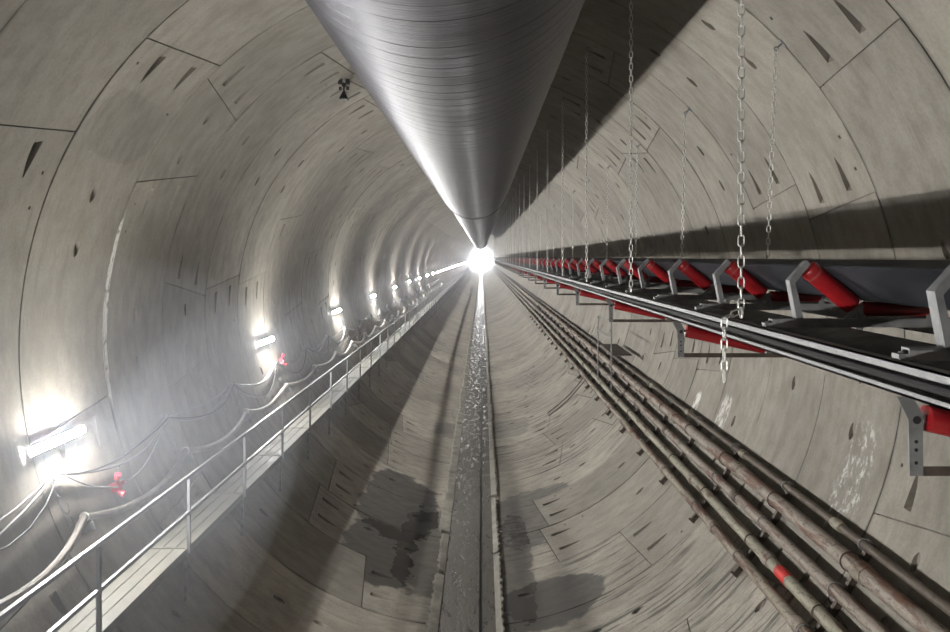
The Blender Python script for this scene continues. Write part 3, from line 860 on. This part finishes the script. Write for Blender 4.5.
def draped(phi_s, sag, r_off, rad_, mat, ys, seed, n=8, jit=0.5):
    r_ = random.Random(seed); pts = []
    for a, b_ in zip(ys[:-1], ys[1:]):
        sg = sag*(1+r_.uniform(-jit, jit)); pw = r_.uniform(-0.15, 0.15)
        for k in range(n):
            t = k/n; tt = t + pw*math.sin(math.pi*t)
            pts.append(cyl(phi_s + sg*4*tt*(1-tt), a+(b_-a)*t, R-r_off))
    b = MB(); b.tube(pts, rad_, 9); return b
ys1 = HY
tag(draped(197.1, 2.5, 0.045, 0.014, M_CABLE, ys1, 1).build('power_cable', M_CABLE), 'upper grey cable looping between hooks along the left lining', 'cable', 'wall cables')
tag(draped(197.3, 3.0, 0.080, 0.017, M_CABLE, [y+0.0 for y in ys1], 2).build('power_cable', M_CABLE), 'grey cable sagging just under the upper one on the left lining', 'cable', 'wall cables')
tag(draped(197.5, 4.3, 0.112, 0.010, M_BLACK, [y+0.0 for y in ys1], 3).build('power_cable', M_BLACK), 'thin dark cable sagging lowest between the hooks on the left lining', 'cable', 'wall cables')
HS = [8.42+2.88*k for k in range(-4, 27)]
sagv = {}
tag(draped(204.4, 2.6, 0.10, 0.048, M_HOSE, HS, 8, 12, 0.35).build('air_hose', M_HOSE), 'thick pale hose looping along the left lining above the walkway', 'hose')
hs = thing('hose_support', (0,0,0), '', 'bracket', None); hs.location = cyl(204.9, 0, R)
b = MB(); b.bar(cyl(206.0, 0, R-0.17), cyl(206.0, 0, R), 0.10, 0.02, up=(0,1,0)); b.bar(cyl(206.3, -0.06, R-0.008), cyl(203.6, -0.06, R-0.008), 0.05, 0.015, up=cyl(205,0,1)-Vector((0,0,R)))
b.build('angle', M_GALVD, hs, smooth=0)
b = MB(); pc = cyl(204.4, 0, R-0.10); e = Vector((math.cos(rad(204.4)), 0, math.sin(rad(204.4)))); tg = Vector((-e.z, 0, e.x))
b.tube([pc+(tg*math.cos(t)+e*math.sin(t))*0.053 for t in [2*math.pi*k/14 for k in range(14)]], 0.009, 5, closed=True)
b.build('clip', M_WHITE, hs)
tr = tree_of(hs)
for k, y in enumerate(HS):
    j = k-4; loc = cyl(204.9, y, R)
    if j < 0: lab, g = 'hose bracket on the left wall outside the view', 'hose supports outside the view'
    elif j < 7: lab, g = f'bracket with white clip holding the thick hose on the left wall, {ORD[j]} from the camera', 'hose supports'
    else: lab, g = 'small distant bracket holding the hose on the left wall', 'distant hose supports'
    if k == 0: hs.location = loc; hs['label'] = lab; hs['group'] = g
    else: dup(hs, tr, loc, lab, g)
def red_socket(px, py, label, cab):
    P = at(px, py, R-0.10); ph = phi_of(P); y = P.y
    root = thing('socket_outlet', cyl(ph, y, R), label, 'socket', 'red sockets on the left wall')
    e = Vector((math.cos(rad(ph)), 0, math.sin(rad(ph)))); tg = Vector((-e.z, 0, e.x)); Y = Vector((0,1,0))
    c = cyl(ph, y, R-0.07)
    b = MB(); b.bar(c-tg*0.065, c+tg*0.065, 0.09, 0.10, up=e); b.build('body', M_PINK, root)
    for (a, dy) in ((-0.088, 0.015), (0.075, -0.045)):
        b = MB(); q = c+tg*a+Y*dy-e*0.03; n_ = (-e+tg*(0.9 if a > 0 else -0.9)*1).normalized()
        b.tube([q, q+n_*0.05, q+n_*0.055, q+n_*0.085, q+n_*0.09, q+n_*0.091], [0.033, 0.033, 0.046, 0.046, 0.037, 0.02], 14); b.build('socket_cap', M_PINK, root)
    b = MB(); q = c+Y*0.06; b.tube([q, q+Y*0.07, q+Y*0.075, q+Y*0.13], [0.03, 0.03, 0.04, 0.036], 12); b.build('plug', M_PINK, root)
    if cab:
        a = cab; b = MB(); pts = []
        A = cyl(197.4, HY[a], R-0.07); Bq = c-Y*0.07
        for k in range(13):
            t = k/12; yy = A.y+(Bq.y-A.y)*t; f = 197.4+(ph-197.4)*t + 0.9*math.sin(math.pi*t); pts.append(cyl(f, yy, R-0.135))
        b.tube(pts, 0.012, 8); b.build('lead', M_CABLE, root)
        b = MB(); pts = []; A = c+Y*0.18; E = cyl(197.6, HY[a+1], R-0.07)
        for k in range(15):
            t = k/14; yy = A.y+(E.y-A.y)*t; f = ph+(197.6-ph)*t + 2.0*math.sin(math.pi*t)*(1-t); pts.append(cyl(f, yy, R-0.14))
        b.tube(pts, 0.012, 8); b.build('lead', M_CABLE, root)
red_socket(118, 486, 'red plug socket hanging on the left wall right of the nearest lamp', 3)
red_socket(283, 360.5, 'red plug socket on the left wall below the second lamp', 6)
# thin pale tags and survey prism on the upper left lining
base = at(344, 100, R-0.05); dd = 13.4
head = Vector((cx+(344-482)/F*dd, dd, cz-(85-257)/F*dd)); neck = Vector((cx+(344-482)/F*dd, dd, cz-(91.5-257)/F*dd))
pr = thing('survey_prism', base, 'small black four-lobed target on a stem fixed to the upper left lining', 'survey target')
b = MB(); foot = neck-Vector((0,0,0.16))
b.add([foot+Vector((x*0.085, y*0.085, 0)) for x, y in ((-1,-1),(1,-1),(1,1),(-1,1))]+[neck+Vector((x*0.012, y*0.012, 0.02)) for x, y in ((-1,-1),(1,-1),(1,1),(-1,1))],
      [(3,2,1,0),(4,5,6,7),(0,1,5,4),(1,2,6,5),(2,3,7,6),(3,0,4,7)])
b.bar(foot+Vector((0,0.06,0.015)), base+Vector((0,0,0.0)), 0.05, 0.02); b.build('base', M_BLACK, pr, smooth=0)
b = MB(); b.bar(neck-Vector((0,0,0.02)), head, 0.03, 0.03, up=(0,1,0)); b.tube([head+Vector((0,-0.03,0)), head+Vector((0,0.03,0))], 0.045, 12)
for sx, sz, q in ((-1,1,0.05),(1,1,0.05),(-1,-1,0.032),(1,-1,0.032)):
    c = head+Vector((sx*0.072, 0, sz*0.066)); b.box(c-Vector((q*0.8,0.02,q)), c+Vector((q*0.8,0.02,q)))
b.build('target_head', M_BLACK, pr, smooth=0)

# ------------------------------------------------------------------ haze hanging in the tunnel
def haze_mat(name, dens, col, aniso, local=None):
    m = bpy.data.materials.new(name); m.use_nodes = True; t = m.node_tree; t.nodes.clear()
    out = t.nodes.new('ShaderNodeOutputMaterial'); sc = t.nodes.new('ShaderNodeVolumeScatter')
    sc.inputs['Color'].default_value = (*col, 1); sc.inputs['Density'].default_value = dens; sc.inputs['Anisotropy'].default_value = aniso
    t.links.new(sc.outputs[0], out.inputs['Volume'])
    return m
b = MB(); n = 40
b.add([cyl(360*k/n, yb+0.1, R-0.2) for k in range(n)]+[cyl(360*k/n, 328, R-0.2) for k in range(n)],
      [tuple(range(n)), tuple(range(n, 2*n))]+[(k, (k+1) % n, n+(k+1) % n, n+k) for k in range(n)])
tag(b.build('haze', haze_mat('haze', 0.0015, (0.86, 0.90, 1.0), 0.9)), 'thin pale haze filling the whole tunnel and glowing round the bright end', 'haze', kind='stuff')
def puff(c, r, dens):
    me = bpy.data.meshes.new('drifting_haze'); bm = bmesh.new(); bmesh.ops.create_icosphere(bm, subdivisions=4, radius=1.0)
    for v_ in bm.verts: v_.co = Vector((v_.co.x*r[0], v_.co.y*r[1], v_.co.z*r[2]))
    bm.to_mesh(me); bm.free(); me.materials.append(haze_mat('drifting_haze', dens, (0.84, 0.89, 1.0), 0.3))
    o = bpy.data.objects.new('drifting_haze', me); C.objects.link(o); o.location = c; return o
tag(puff((-2.35, 4.7, 4.8), (1.15, 2.8, 1.5), 0.030), 'pale bluish mist drifting in front of the nearest lamp', 'haze', kind='stuff')
tag(puff((-3.1, 10.4, 4.1), (1.2, 4.4, 1.6), 0.010), 'fainter bluish mist along the left wall past the nearest lamp', 'haze', kind='stuff')
